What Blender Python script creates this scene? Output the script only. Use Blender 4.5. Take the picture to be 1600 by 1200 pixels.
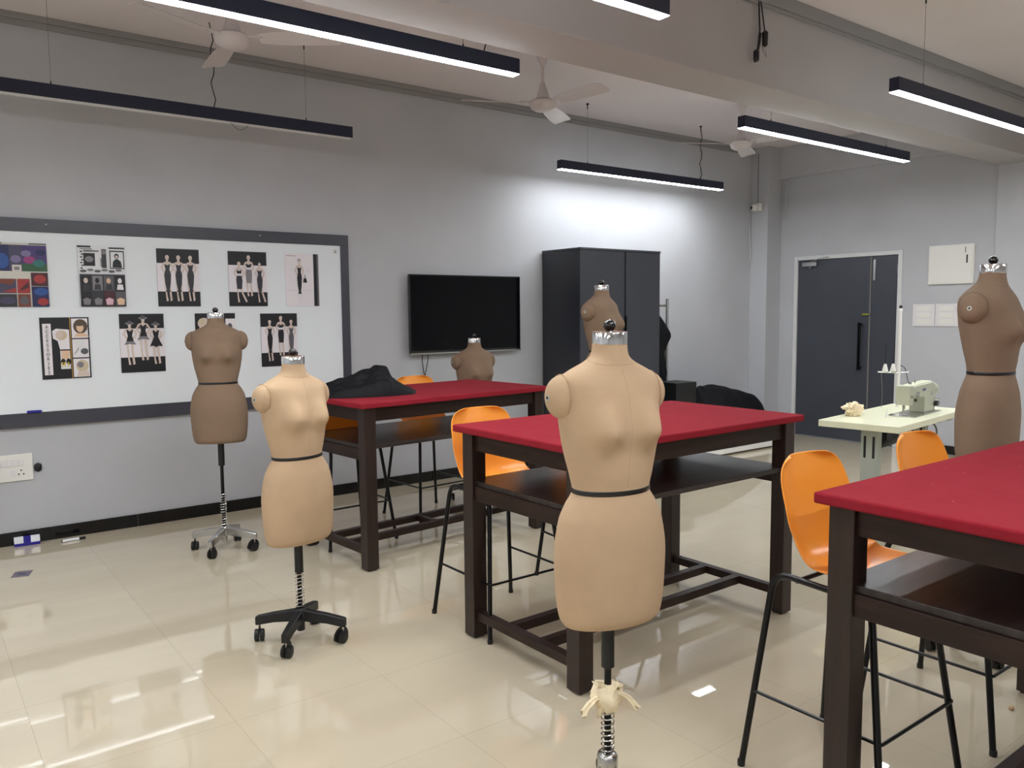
import bpy, math, random
from math import sin, cos, pi, radians as RD, exp, sqrt
from mathutils import Vector, Matrix, noise
random.seed(7)
S = bpy.context.scene
for o in list(bpy.data.objects): bpy.data.objects.remove(o)

# ------------------------------------------------------------------ camera
FPX, YAW, PITCH, ROLL, EYE = 1262.0, RD(52.9), RD(5.12), RD(-0.5), 1.47
fw = Vector((cos(YAW)*cos(PITCH), sin(YAW)*cos(PITCH), -sin(PITCH)))
r0 = Vector((sin(YAW), -cos(YAW), 0)); u0 = r0.cross(fw)
rt = r0*cos(ROLL) + u0*sin(ROLL); up = u0*cos(ROLL) - r0*sin(ROLL)
cd = bpy.data.cameras.new('camera'); cam = bpy.data.objects.new('camera', cd)
S.collection.objects.link(cam); S.camera = cam
cd.sensor_fit = 'HORIZONTAL'; cd.sensor_width = 36.0; cd.lens = 36.0*FPX/1600.0
cd.clip_start = 0.05; cd.clip_end = 60
cam.matrix_world = Matrix(((rt.x, up.x, -fw.x, 0), (rt.y, up.y, -fw.y, 0), (rt.z, up.z, -fw.z, EYE), (0, 0, 0, 1)))

# ------------------------------------------------------------------ world, exposure
w = bpy.data.worlds.new('world'); S.world = w; w.use_nodes = True
w.node_tree.nodes['Background'].inputs[0].default_value = (0.8, 0.85, 1, 1)
w.node_tree.nodes['Background'].inputs[1].default_value = 0.05
S.view_settings.view_transform = 'Standard'; S.view_settings.look = 'None'
S.view_settings.gamma = 1.0; S.view_settings.exposure = 1.2
try: S.view_settings.use_curve_mapping = False
except Exception: pass
LAMP_POWER = 30.0           # emission of the linear lamps

# ------------------------------------------------------------------ materials
def lin(c):
    out = []
    for v in c:
        v /= 255.0
        out.append(v/12.92 if v <= 0.04045 else ((v+0.055)/1.055)**2.4)
    return (*out, 1)
M = {}
def mat(name, rgb, rough=0.5, metal=0.0, var=0.0, vscale=8.0, bump=0.0, bscale=60.0, spec=0.5, emit=0.0, stretch=None, coat=0.0, rgb2=None, sheen=0.0):
    m = bpy.data.materials.new(name); m.use_nodes = True; M[name] = m
    nt = m.node_tree; b = nt.nodes['Principled BSDF']
    b.inputs['Base Color'].default_value = lin(rgb); b.inputs['Roughness'].default_value = rough
    b.inputs['Metallic'].default_value = metal; b.inputs['Specular IOR Level'].default_value = spec
    b.inputs['Coat Weight'].default_value = coat; b.inputs['Coat Roughness'].default_value = 0.05
    b.inputs['Sheen Weight'].default_value = sheen
    tc = nt.nodes.new('ShaderNodeTexCoord'); src = tc.outputs['Object']
    if stretch:
        mp = nt.nodes.new('ShaderNodeMapping'); mp.inputs['Scale'].default_value = stretch
        nt.links.new(src, mp.inputs['Vector']); src = mp.outputs['Vector']
    if var or rgb2:
        n = nt.nodes.new('ShaderNodeTexNoise'); n.inputs['Scale'].default_value = vscale; n.inputs['Detail'].default_value = 5
        nt.links.new(src, n.inputs['Vector'])
        mx = nt.nodes.new('ShaderNodeMix'); mx.data_type = 'RGBA'
        c = lin(rgb); c2 = lin(rgb2) if rgb2 else None
        mx.inputs['A'].default_value = tuple(v*(1-var) for v in c[:3])+(1,)
        mx.inputs['B'].default_value = c2 or tuple(min(1, v*(1+var)) for v in c[:3])+(1,)
        rp = nt.nodes.new('ShaderNodeMapRange'); rp.inputs['From Min'].default_value = 0.35; rp.inputs['From Max'].default_value = 0.65
        nt.links.new(n.outputs['Fac'], rp.inputs['Value']); nt.links.new(rp.outputs['Result'], mx.inputs['Factor'])
        nt.links.new(mx.outputs['Result'], b.inputs['Base Color'])
    if bump:
        n2 = nt.nodes.new('ShaderNodeTexNoise'); n2.inputs['Scale'].default_value = bscale; n2.inputs['Detail'].default_value = 4
        nt.links.new(src, n2.inputs['Vector'])
        bp = nt.nodes.new('ShaderNodeBump'); bp.inputs['Strength'].default_value = bump; bp.inputs['Distance'].default_value = 0.004
        nt.links.new(n2.outputs['Fac'], bp.inputs['Height']); nt.links.new(bp.outputs['Normal'], b.inputs['Normal'])
    if emit:
        b.inputs['Emission Color'].default_value = (0.93, 0.97, 1.0, 1); b.inputs['Emission Strength'].default_value = emit
    return m
mat('wall_paint', (188, 189, 193), 0.55, var=0.03, vscale=2, bump=0.05, bscale=40, spec=0.3)
mat('strip_paint', (150, 149, 148), 0.6, spec=0.3)
mat('ceiling_paint', (224, 216, 217), 0.8, var=0.02, vscale=1.5, spec=0.2)
mat('beam_paint', (176, 172, 172), 0.6, var=0.02, vscale=2, spec=0.3)
mat('black_tile', (14, 15, 18), 0.12, spec=0.5)
mat('tile_joint', (90, 90, 88), 0.6)
mat('charcoal_frame', (66, 67, 76), 0.35, var=0.05)
mat('white_glass', (236, 241, 245), 0.012, spec=0.6)
mat('steel', (190, 190, 188), 0.25, 1.0)
mat('chrome', (225, 225, 225), 0.11, 1.0)
mat('lamp_housing', (38, 42, 62), 0.45, spec=0.4)
mat('lamp_lit', (255, 255, 255), 0.5, emit=LAMP_POWER)
mat('lamp_off', (225, 225, 225), 0.4)
mat('black_cable', (22, 22, 24), 0.5)
mat('white_cable', (200, 200, 198), 0.5)
mat('grey_cable', (120, 116, 110), 0.5)
mat('fan_white', (208, 200, 199), 0.35)
mat('door_laminate', (68, 71, 80), 0.35, var=0.05, vscale=3, spec=0.4)
mat('door_frame_paint', (214, 214, 214), 0.35)
mat('black_gloss', (8, 8, 10), 0.12, coat=0.5)
mat('black_matt', (16, 16, 18), 0.5)
mat('screen', (4, 5, 8), 0.1, spec=0.22)
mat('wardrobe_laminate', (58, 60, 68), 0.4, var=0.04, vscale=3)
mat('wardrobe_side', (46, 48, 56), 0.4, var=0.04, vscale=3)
mat('white_plastic', (232, 230, 224), 0.35)
mat('white_plate', (226, 222, 222), 0.4)
mat('brass', (196, 190, 70), 0.35, 0.6)
mat('orange_plastic', (255, 160, 58), 0.28, spec=0.5, bump=0.03, bscale=300)
mat('black_tube', (6, 6, 7), 0.3, spec=0.35)
mat('wood_dark', (40, 24, 18), 0.42, var=0.35, vscale=5, bump=0.12, bscale=30, stretch=(1, 8, 8), spec=0.3)
mat('wood_dark_y', (40, 24, 18), 0.42, var=0.35, vscale=5, bump=0.12, bscale=30, stretch=(8, 1, 8), spec=0.3)
mat('wood_dark_z', (40, 24, 18), 0.42, var=0.3, vscale=5, bump=0.12, bscale=30, stretch=(8, 8, 1), spec=0.5)
mat('wood_shelf', (38, 28, 25), 0.36, var=0.35, vscale=4, bump=0.08, bscale=30, stretch=(1, 9, 1), spec=0.5, rgb2=(52, 43, 40))
mat('linen_light', (192, 164, 133), 0.8, var=0.06, vscale=5, bump=0.25, bscale=500, spec=0.2)
mat('linen_brown', (133, 111, 92), 0.8, var=0.07, vscale=5, bump=0.25, bscale=500, spec=0.2)
mat('seam_light', (176, 142, 110), 0.8)
mat('seam_brown', (130, 104, 86), 0.8)
mat('band_black', (28, 25, 24), 0.3)
mat('neck_board', (120, 84, 66), 0.6)
mat('screw', (205, 205, 195), 0.3, 0.6)
mat('spring_steel', (215, 215, 210), 0.2, 1.0)
mat('muslin', (240, 224, 190), 0.9, var=0.08, vscale=30, bump=0.3, bscale=200)
mat('black_fabric', (9, 10, 15), 0.7, bump=0.3, bscale=60, spec=0.25)
mat('cream_laminate', (236, 236, 206), 0.3, var=0.02)
mat('machine_paint', (186, 188, 168), 0.35)
mat('machine_top', (214, 216, 190), 0.35)
mat('stand_paint', (172, 178, 168), 0.45)
mat('logo_blue', (84, 92, 120), 0.4)
mat('duster_blue', (30, 22, 140), 0.6)
mat('paper_white', (236, 238, 244), 0.6)
mat('card_mauve', (126, 116, 132), 0.4, rgb2=(92, 84, 100), vscale=60)
mat('tan_shell', (196, 160, 120), 0.7)
# poster inks
INK = dict(black=(20, 20, 26), paper=(234, 228, 232), paper2=(226, 226, 228), skin=(214, 196, 186), skin2=(226, 190, 160), grey=(128, 124, 128),
           dark=(48, 48, 54), mid=(90, 88, 94), hair=(88, 72, 60), gold=(198, 152, 62), beige=(206, 190, 160), pink=(220, 180, 190),
           purple=(70, 50, 110), navy=(30, 36, 84), magenta=(150, 60, 120), teal=(48, 110, 110), green=(50, 90, 60), red=(160, 50, 50),
           rust=(120, 60, 44), wine=(74, 30, 40), blue=(40, 80, 150), lilac=(120, 110, 150), slate=(70, 66, 92), cream=(210, 206, 196), yellow=(214, 180, 60))
for k, v in INK.items(): mat('ink_'+k, v, 0.45)

def felt():
    m = mat('red_felt', (150, 26, 42), 0.95, spec=0.15)
    nt = m.node_tree; b = nt.nodes['Principled BSDF']
    tc = nt.nodes.new('ShaderNodeTexCoord')
    n = nt.nodes.new('ShaderNodeTexNoise'); n.inputs['Scale'].default_value = 6; n.inputs['Detail'].default_value = 8; n.inputs['Roughness'].default_value = .7
    v = nt.nodes.new('ShaderNodeTexVoronoi'); v.inputs['Scale'].default_value = 26
    mr = nt.nodes.new('ShaderNodeMapRange'); mr.inputs['From Min'].default_value = .035; mr.inputs['From Max'].default_value = .06; mr.inputs['To Min'].default_value = 1; mr.inputs['To Max'].default_value = 0
    sp = nt.nodes.new('ShaderNodeTexNoise'); sp.inputs['Scale'].default_value = 5
    gt = nt.nodes.new('ShaderNodeMapRange'); gt.inputs['From Min'].default_value = .52; gt.inputs['From Max'].default_value = .62
    ml = nt.nodes.new('ShaderNodeMath'); ml.operation = 'MULTIPLY'; m2 = nt.nodes.new('ShaderNodeMath'); m2.operation = 'MULTIPLY'; m2.inputs[1].default_value = .8
    a = nt.nodes.new('ShaderNodeMix'); a.data_type = 'RGBA'; a.inputs['A'].default_value = lin((130, 20, 36)); a.inputs['B'].default_value = lin((152, 44, 54))
    c = nt.nodes.new('ShaderNodeMix'); c.data_type = 'RGBA'; c.inputs['B'].default_value = lin((220, 170, 170))
    L = nt.links.new
    L(tc.outputs['Object'], n.inputs['Vector']); L(tc.outputs['Object'], v.inputs['Vector']); L(tc.outputs['Object'], sp.inputs['Vector'])
    L(v.outputs['Distance'], mr.inputs['Value']); L(sp.outputs['Fac'], gt.inputs['Value'])
    L(mr.outputs['Result'], ml.inputs[0]); L(gt.outputs['Result'], ml.inputs[1]); L(ml.outputs[0], m2.inputs[0])
    L(n.outputs['Fac'], a.inputs['Factor']); L(a.outputs['Result'], c.inputs['A']); L(m2.outputs[0], c.inputs['Factor'])
    L(c.outputs['Result'], b.inputs['Base Color'])
    n3 = nt.nodes.new('ShaderNodeTexNoise'); n3.inputs['Scale'].default_value = 400
    bp = nt.nodes.new('ShaderNodeBump'); bp.inputs['Strength'].default_value = .5; bp.inputs['Distance'].default_value = .002
    L(tc.outputs['Object'], n3.inputs['Vector']); L(n3.outputs['Fac'], bp.inputs['Height']); L(bp.outputs['Normal'], b.inputs['Normal'])
felt()
def floor_mat():
    m = mat('floor_tile', (214, 203, 176), 0.018, spec=1.0, coat=0.25)
    nt = m.node_tree; b = nt.nodes['Principled BSDF']; L = nt.links.new; b.inputs['Coat Roughness'].default_value = .01
    tc = nt.nodes.new('ShaderNodeTexCoord'); mp = nt.nodes.new('ShaderNodeMapping')
    mp.inputs['Location'].default_value = (0.6-0.298, 0.12, 0)
    L(tc.outputs['Object'], mp.inputs['Vector'])
    br = nt.nodes.new('ShaderNodeTexBrick'); br.offset = 0.0; br.squash = 1.0
    br.inputs['Scale'].default_value = 1.0; br.inputs['Mortar Size'].default_value = 0.0012; br.inputs['Mortar Smooth'].default_value = 0.1
    br.inputs['Brick Width'].default_value = 0.594; br.inputs['Row Height'].default_value = 0.594; br.inputs['Bias'].default_value = 0
    br.inputs['Color1'].default_value = lin((204, 192, 168)); br.inputs['Color2'].default_value = lin((208, 196, 172)); br.inputs['Mortar'].default_value = lin((184, 173, 150))
    L(mp.outputs['Vector'], br.inputs['Vector'])
    n = nt.nodes.new('ShaderNodeTexNoise'); n.inputs['Scale'].default_value = 3; n.inputs['Detail'].default_value = 4
    st = nt.nodes.new('ShaderNodeMapping'); st.inputs['Scale'].default_value = (.5, 1.4, 1); L(tc.outputs['Object'], st.inputs['Vector']); L(st.outputs['Vector'], n.inputs['Vector'])
    mx = nt.nodes.new('ShaderNodeMix'); mx.data_type = 'RGBA'; mx.blend_type = 'MULTIPLY'; mx.inputs['Factor'].default_value = .35
    rp = nt.nodes.new('ShaderNodeMapRange'); rp.inputs['From Min'].default_value = .3; rp.inputs['From Max'].default_value = .7; rp.inputs['To Min'].default_value = .82; rp.inputs['To Max'].default_value = 1.05
    L(n.outputs['Fac'], rp.inputs['Value']); L(br.outputs['Color'], mx.inputs['A']); L(rp.outputs['Result'], mx.inputs['B'])
    L(mx.outputs['Result'], b.inputs['Base Color'])
    # every polished slab lies a hair out of level
    dv = nt.nodes.new('ShaderNodeVectorMath'); dv.operation = 'SCALE'; dv.inputs['Scale'].default_value = 1/0.594
    fl = nt.nodes.new('ShaderNodeVectorMath'); fl.operation = 'FLOOR'; wn = nt.nodes.new('ShaderNodeTexWhiteNoise'); wn.noise_dimensions = '2D'
    sb = nt.nodes.new('ShaderNodeVectorMath'); sb.operation = 'SUBTRACT'; sb.inputs[1].default_value = (.5, .5, .5)
    sc = nt.nodes.new('ShaderNodeVectorMath'); sc.operation = 'MULTIPLY'; sc.inputs[1].default_value = (.010, .010, 0)
    ge = nt.nodes.new('ShaderNodeNewGeometry'); ad = nt.nodes.new('ShaderNodeVectorMath'); nm = nt.nodes.new('ShaderNodeVectorMath'); nm.operation = 'NORMALIZE'
    L(mp.outputs['Vector'], dv.inputs[0]); L(dv.outputs[0], fl.inputs[0]); L(fl.outputs[0], wn.inputs['Vector'])
    L(wn.outputs['Color'], sb.inputs[0]); L(sb.outputs[0], sc.inputs[0]); L(ge.outputs['Normal'], ad.inputs[0]); L(sc.outputs[0], ad.inputs[1]); L(ad.outputs[0], nm.inputs[0])
    L(nm.outputs[0], b.inputs['Normal'])
floor_mat()

# ------------------------------------------------------------------ mesh helpers
class MB:
    def __init__(s): s.v = []; s.f = []; s.m = []; s.mats = []; s.T = Matrix()
    def mi(s, n):
        if n not in s.mats: s.mats.append(n)
        return s.mats.index(n)
    def add(s, vs, fs, m):
        b = len(s.v); s.v += [s.T @ Vector(v) for v in vs]; k = s.mi(m)
        for f in fs: s.f.append([b+i for i in f]); s.m.append(k)
        return s
    def box(s, x0, x1, y0, y1, z0, z1, m, R=None):
        vs = [(x, y, z) for z in (z0, z1) for y in (y0, y1) for x in (x0, x1)]
        if R is not None: vs = [R @ Vector(v) for v in vs]
        return s.add(vs, [(0, 2, 3, 1), (4, 5, 7, 6), (0, 1, 5, 4), (1, 3, 7, 5), (3, 2, 6, 7), (2, 0, 4, 6)], m)
    def loft(s, rings, m, caps=True, closed=False):
        n = len(rings[0]); vs = [p for r in rings for p in r]; fs = []
        K = len(rings)
        for i in range(K if closed else K-1):
            a, b = i*n, ((i+1) % K)*n
            for j in range(n): fs.append((a+j, a+(j+1) % n, b+(j+1) % n, b+j))
        if caps and not closed: fs.append(tuple(reversed(range(n)))); fs.append(tuple((K-1)*n+j for j in range(n)))
        return s.add(vs, fs, m)
    def lathe(s, prof, m, c=(0, 0), n=28, caps=True, sx=1, sy=1):
        return s.loft([[(c[0]+r*cos(2*pi*j/n)*sx, c[1]+r*sin(2*pi*j/n)*sy, z) for j in range(n)] for r, z in prof], m, caps)
    def tube(s, pts, r, m, n=10, closed=False, ry=None):
        pts = [Vector(p) for p in pts]; K = len(pts); rings = []; prev = None
        for i, p in enumerate(pts):
            if closed: t = (pts[(i+1) % K]-pts[i-1])
            else: t = pts[min(i+1, K-1)]-pts[max(i-1, 0)]
            t.normalize()
            if prev is None:
                a = Vector((0, 0, 1)) if abs(t.z) < .9 else Vector((1, 0, 0)); nrm = a.cross(t).normalized()
            else: nrm = (prev - t*prev.dot(t)).normalized()
            prev = nrm; bn = t.cross(nrm); rr = r[i] if isinstance(r, (list, tuple)) else r
            r2 = rr if ry is None else ry
            rings.append([p+nrm*rr*cos(2*pi*j/n)+bn*r2*sin(2*pi*j/n) for j in range(n)])
        return s.loft(rings, m, not closed, closed)
    def ball(s, c, r, m, n=20, k=12, R=None):
        if not isinstance(r, (tuple, list)): r = (r, r, r)
        rings = []
        for i in range(k+1):
            a = -pi/2+pi*i/k; a = max(-pi/2+.02, min(pi/2-.02, a))
            ring = []
            for j in range(n):
                v = Vector((r[0]*cos(a)*cos(2*pi*j/n), r[1]*cos(a)*sin(2*pi*j/n), r[2]*sin(a)))
                if R is not None: v = R @ v
                ring.append(v+Vector(c))
            rings.append(ring)
        return s.loft(rings, m)
    def prism(s, poly, y0, y1, m):          # polygon in xz, extruded along y
        n = len(poly); vs = [(x, y0, z) for x, z in poly]+[(x, y1, z) for x, z in poly]
        fs = [tuple(range(n)), tuple(reversed(range(n, 2*n)))]+[(i, i+n, (i+1) % n+n, (i+1) % n) for i in range(n)]
        return s.add(vs, fs, m)
    def grid(s, P, m, wrap=False):
        K = len(P); n = len(P[0]); vs = [p for r in P for p in r]
        return s.add(vs, [(i*n+j, i*n+j+1, (i+1)*n+j+1, (i+1)*n+j) for i in range(K-1) for j in range(n-1)], m)
    def build(s, name, parent=None, smooth=35, bevel=0, recalc=True, seg=2):
        me = bpy.data.meshes.new(name); me.from_pydata([tuple(v) for v in s.v], [], s.f)
        for n in s.mats: me.materials.append(M[n])
        me.polygons.foreach_set('material_index', s.m)
        if recalc:
            import bmesh
            bm = bmesh.new(); bm.from_mesh(me); bmesh.ops.recalc_face_normals(bm, faces=bm.faces); bm.to_mesh(me); bm.free()
        if smooth:
            me.polygons.foreach_set('use_smooth', [True]*len(me.polygons)); me.set_sharp_from_angle(angle=RD(smooth))
        me.update()
        o = bpy.data.objects.new(name, me); S.collection.objects.link(o)
        if parent is not None: o.parent = parent
        if bevel:
            b = o.modifiers.new('bevel', 'BEVEL'); b.width = bevel; b.segments = seg; b.limit_method = 'ANGLE'; b.angle_limit = RD(40)
        return o
def tag(o, label=None, cat=None, group=None, kind=None):
    if label: o['label'] = label
    if cat: o['category'] = cat
    if group: o['group'] = group
    if kind: o['kind'] = kind
    return o
def thing(name, label, cat, loc=(0, 0, 0), rz=0, group=None):
    o = bpy.data.objects.new(name, None); S.collection.objects.link(o); o.empty_display_size = .05
    o.location = loc; o.rotation_euler = (0, 0, rz); return tag(o, label, cat, group)
def copy_tree(o, parent=None):
    c = o.copy(); S.collection.objects.link(c); c.parent = parent
    for ch in list(o.children): copy_tree(ch, c)
    return c
def struct(mb, name, parent=None, **k):
    o = mb.build(name, parent, **k)
    if parent is None: o['kind'] = 'structure'
    return o
def rline(pts, rad, k=6):      # polyline with rounded corners
    pts = [Vector(p) for p in pts]; out = [pts[0]]
    for i in range(1, len(pts)-1):
        a, b, c = pts[i-1], pts[i], pts[i+1]; d1 = (a-b).normalized(); d2 = (c-b).normalized()
        q = min(rad, (a-b).length*.49, (c-b).length*.49); p0 = b+d1*q; p2 = b+d2*q
        for t in range(k+1):
            t /= k; out.append(p0*(1-t)**2+b*2*t*(1-t)+p2*t*t)
    out.append(pts[-1]); return out
def interp(xs, ys, x):         # monotone-ish smooth interpolation
    if x <= xs[0]: return ys[0]
    if x >= xs[-1]: return ys[-1]
    for i in range(len(xs)-1):
        if xs[i] <= x <= xs[i+1]: break
    h = xs[i+1]-xs[i]; t = (x-xs[i])/h
    def sl(k):
        if k <= 0 or k >= len(xs)-1: return 0 if k <= 0 else (ys[-1]-ys[-2])/(xs[-1]-xs[-2])
        a = (ys[k]-ys[k-1])/(xs[k]-xs[k-1]); b = (ys[k+1]-ys[k])/(xs[k+1]-xs[k])
        return 0 if a*b <= 0 else 2*a*b/(a+b)
    m0, m1 = sl(i)*h, sl(i+1)*h
    return (2*t**3-3*t*t+1)*ys[i]+(t**3-2*t*t+t)*m0+(-2*t**3+3*t*t)*ys[i+1]+(t**3-t*t)*m1

# ------------------------------------------------------------------ the room
WY, WX, CZ = 6.0, 8.36, 3.34
XL, YN = -4.0, -3.2
struct(MB().box(XL, WX, YN, WY, -.1, 0, 'floor_tile'), 'floor', smooth=0)
struct(MB().box(XL-.15, WX+.15, YN-.15, WY+.15, CZ, CZ+.15, 'ceiling_paint'), 'ceiling', smooth=0)
struct(MB().box(XL-.15, WX+.15, WY, WY+.15, -.1, CZ, 'wall_paint'), 'wall_back', smooth=0)
DY0, DY1, DH = 4.30, 5.575, 2.075
struct(MB().box(WX, WX+.15, YN, DY0, -.1, CZ, 'wall_paint').box(WX, WX+.15, DY1, WY, -.1, CZ, 'wall_paint')
       .box(WX, WX+.15, DY0, DY1, DH, CZ, 'wall_paint'), 'wall_right', smooth=0)
struct(MB().box(XL-.15, XL, YN, WY, -.1, CZ, 'wall_paint'), 'wall_left_bounce', smooth=0)  # unseen side wall, added to close the room and bounce light
struct(MB().box(XL-.15, WX+.15, YN-.15, YN, -.1, CZ, 'wall_paint'), 'wall_near_bounce', smooth=0)  # unseen wall behind the camera, added for bounce light
# beams and pilasters
struct(MB().box(XL, WX, 3.05, 3.395, 2.80, CZ, 'beam_paint'), 'trim_1', bevel=.004, smooth=0)
struct(MB().box(WX-.05, WX, 3.395, WY, 2.98, CZ, 'wall_paint'), 'trim_2', bevel=.004, smooth=0)
struct(MB().box(8.09, WX, 5.765, WY, 0, CZ, 'wall_paint'), 'trim_3', bevel=.004, smooth=0)
struct(MB().box(WX-.06, WX, 2.70, 3.395, 0, 2.80, 'wall_paint'), 'trim_4', bevel=.004, smooth=0)
struct(MB().box(XL, WX, WY-.03, WY, 3.268, 3.302, 'strip_paint').box(XL, WX, WY-.045, WY, 3.302, CZ, 'strip_paint'), 'trim_5', bevel=.004, smooth=0)
struct(MB().box(XL, WX, 3.01, 3.05, 3.265, CZ, 'strip_paint').box(XL, WX, 3.025, 3.05, 3.25, 3.265, 'strip_paint'), 'trim_6', bevel=.003, smooth=0)
def skirting(name, a, b, fixed, axis, sgn):
    mb = MB(); t = .012; p = a
    if axis == 'x': mb.box(a, b, fixed-.001, fixed, 0, .084, 'tile_joint')
    else: mb.box(fixed-.001, fixed, a, b, 0, .084, 'tile_joint')
    while p < b-.01:
        q = min(p+.597, b)
        if axis == 'x': mb.box(p+.0015, q-.0015, fixed-t, fixed, 0, .086, 'black_tile')
        else: mb.box(fixed-t, fixed, p+.0015, q-.0015, 0, .086, 'black_tile')
        p += .6
    struct(mb, name, bevel=.0015, smooth=0)
skirting('baseboard_back', XL+.45, 8.08, WY, 'x', 1)
skirting('baseboard_right', 3.40, DY0-.03, WX, 'y', 1)
skirting('baseboard_near_right', YN, 2.69, WX, 'y', 1)

# door in the right wall: wide leaf and narrow leaf in a pale frame
d = thing('door_1', None, None, (0, 0, 0)); d['kind'] = 'structure'
fr = MB(); fw_ = .045
fr.box(WX-.012, WX+.12, DY0, DY0+fw_, 0, DH, 'door_frame_paint').box(WX-.012, WX+.12, DY1-fw_, DY1, 0, DH, 'door_frame_paint').box(WX-.012, WX+.12, DY0+fw_, DY1-fw_, DH-fw_, DH, 'door_frame_paint')
fr.build('door_frame', d, bevel=.004, smooth=0)
SP = 4.645
for a, b in ((SP+.002, DY1-fw_-.003), (DY0+fw_+.003, SP-.002)):
    MB().box(WX+.006, WX+.046, a, b, .008, DH-fw_-.003, 'door_laminate').build('door_leaf', d, bevel=.003, smooth=0)
MB().box(WX-.002, WX+.006, SP-.008, SP+.006, .01, DH-fw_-.01, 'grey_cable').build('edge_strip', d, smooth=0)
h = MB(); h.box(WX-.05, WX-.03, SP+.075, SP+.105, .80, 1.32, 'black_gloss')
h.box(WX-.04, WX+.006, SP+.08, SP+.10, .81, .84, 'black_gloss').box(WX-.04, WX+.006, SP+.08, SP+.10, 1.28, 1.31, 'black_gloss')
h.build('pull_handle', d, bevel=.003, smooth=0)
c = MB(); c.box(WX-.045, WX+.006, 5.27, 5.45, 1.955, 2.0, 'steel').tube([(WX-.03, 5.36, 2.0), (WX-.09, 5.2, 2.03), (WX-.02, 5.13, 2.05)], .006, 'steel')
c.tube([(WX-.02, 5.36, 1.95), (WX-.02, 5.36, 1.935)], .015, 'steel'); c.build('door_closer', d, bevel=.004, smooth=0)
MB().box(WX-.006, WX+.006, SP-.055, SP-.03, 1.77, 1.99, 'steel').build('flush_bolt', d, smooth=0)
MB().box(WX-.02, WX+.006, SP+.005, SP+.075, 1.40, 1.415, 'brass').ball((WX-.015, SP-.005, 1.407), .011, 'steel').build('latch', d, smooth=0)
MB().tube([(WX+.0, 4.35, 1.83), (WX, 4.35, 1.93)], .009, 'steel').build('hinge', d)

# ------------------------------------------------------------------ linear lamps
LZ = 2.72
def lamp(x0, x1, y, label, lit=True, cable=None, loop=False):
    t = thing('linear_pendant_light', label, 'ceiling light', ((x0+x1)/2, y, LZ), 0, 'hanging linear lights')
    L = (x1-x0)/2; W_ = .031
    hb = MB(); hb.box(-L, L, -W_, W_, .006, .085, 'lamp_housing')
    hb.build('housing', t, bevel=.003, smooth=0)
    MB().box(-L+.004, L-.004, -W_+.002, W_-.002, .003, .006, 'lamp_lit' if lit else 'lamp_off').build('diffuser', t, smooth=0)
    for sx in (-(L-.34), L-.34):
        MB().tube([(sx, 0, .085), (sx, 0, CZ-LZ)], .0013, 'grey_cable', 6).build('suspension_wire', t)
        MB().lathe([(.004, .085), (.004, .10), (.002, .108)], 'black_matt', (sx, 0), 10).build('wire_grip', t)
        MB().lathe([(.0045, CZ-LZ-.05), (.0045, CZ-LZ-.015), (.012, CZ-LZ-.012), (.012, CZ-LZ)], 'black_matt', (sx, 0), 10).build('ceiling_grip', t)
    if cable is not None:
        cx = cable-(x0+x1)/2
        pts = [(cx+.012*sin(k*1.7), .006*cos(k*2.1), .085+(CZ-LZ-.085)*k/10) for k in range(11)]
        MB().tube(pts, .0035, 'black_cable', 8).build('power_cable', t)
    if loop:
        lp = [(cable-(x0+x1)/2+.10+.13*k/8, 0, .012-.045*sin(pi*k/8)) for k in range(9)]
        MB().tube(lp, .0025, 'grey_cable', 6).build('loose_wire', t)
    return t
lamp(.45, 2.69, 5.46, 'unlit dark linear pendant light hanging over the pinned-up whiteboard', False, cable=1.72, loop=True)
lamp(4.75, 6.99, 5.56, 'short-looking lit linear light nearest the back wall, above the tall dark wardrobe', cable=6.66)
lamp(.46, 2.71, 3.52, 'long lit linear light crossing the upper left, in front of the ceiling fans', cable=2.5)
lamp(4.73, 7.0, 3.60, 'lit linear light hanging behind the beam, above the grey double door')
lamp(.46, 2.71, 2.47, 'lit linear light cut by the top edge, hanging in front of the beam')
lamp(4.69, 6.94, 2.50, 'lit linear light at the right edge, hanging in front of the beam')
for y in (.5, -1.3):  # unseen lamp rows added so the room is lit from the camera side
    for x0 in (-3.5, .46, 4.69): lamp(x0, x0+2.25, y, 'added lit linear light, out of view behind the photographer, to brighten the room')
for y in (5.5, 3.55, 2.47): lamp(-3.5, -1.25, y, 'added lit linear light, out of view beyond the left edge of the whiteboard')  # more unseen lamps added on the left for room light

# ------------------------------------------------------------------ ceiling fans
def fan(x, y, label, rot, zb=3.0):
    t = thing('ceiling_fan', label, 'ceiling fan', (x, y, zb), rot, 'ceiling fans'); H = CZ-zb
    MB().lathe([(.012, H-.09), (.03, H-.06), (.052, H-.01), (.055, H)], 'fan_white').build('canopy', t)
    MB().lathe([(.011, .09), (.011, H-.08)], 'fan_white').build('down_rod', t)
    MB().lathe([(.05, .035), (.045, .06), (.028, .11), (.014, .15), (.012, .155)], 'fan_white').build('rod_cover', t)
    MB().lathe([(.02, -.055), (.06, -.05), (.085, -.035), (.096, -.015), (.10, 0), (.10, .01), (.08, .024), (.045, .03), (.045, .04)], 'fan_white').build('motor', t)
    for k in range(3):
        a = 2*pi*k/3; R = Matrix.Rotation(a, 4, 'Z'); mb = MB(); mb.T = R
        mb.box(.08, .17, -.022, .022, .0, .006, 'fan_white')
        P = [(.15, .045), (.25, .062), (.45, .07), (.58, .068), (.60, .055)]
        tilt = .22
        rings = [[(x_, -w_, tilt*w_), (x_, 0, .004), (x_, w_, -tilt*w_), (x_, w_, -tilt*w_-.003), (x_, 0, .001), (x_, -w_, tilt*w_-.003)] for x_, w_ in P]
        mb.loft(rings, 'fan_white'); mb.build('blade', t)
    return t
fan(1.58, 4.65, 'white ceiling fan at the upper left above the unlit light', RD(-37))
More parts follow.
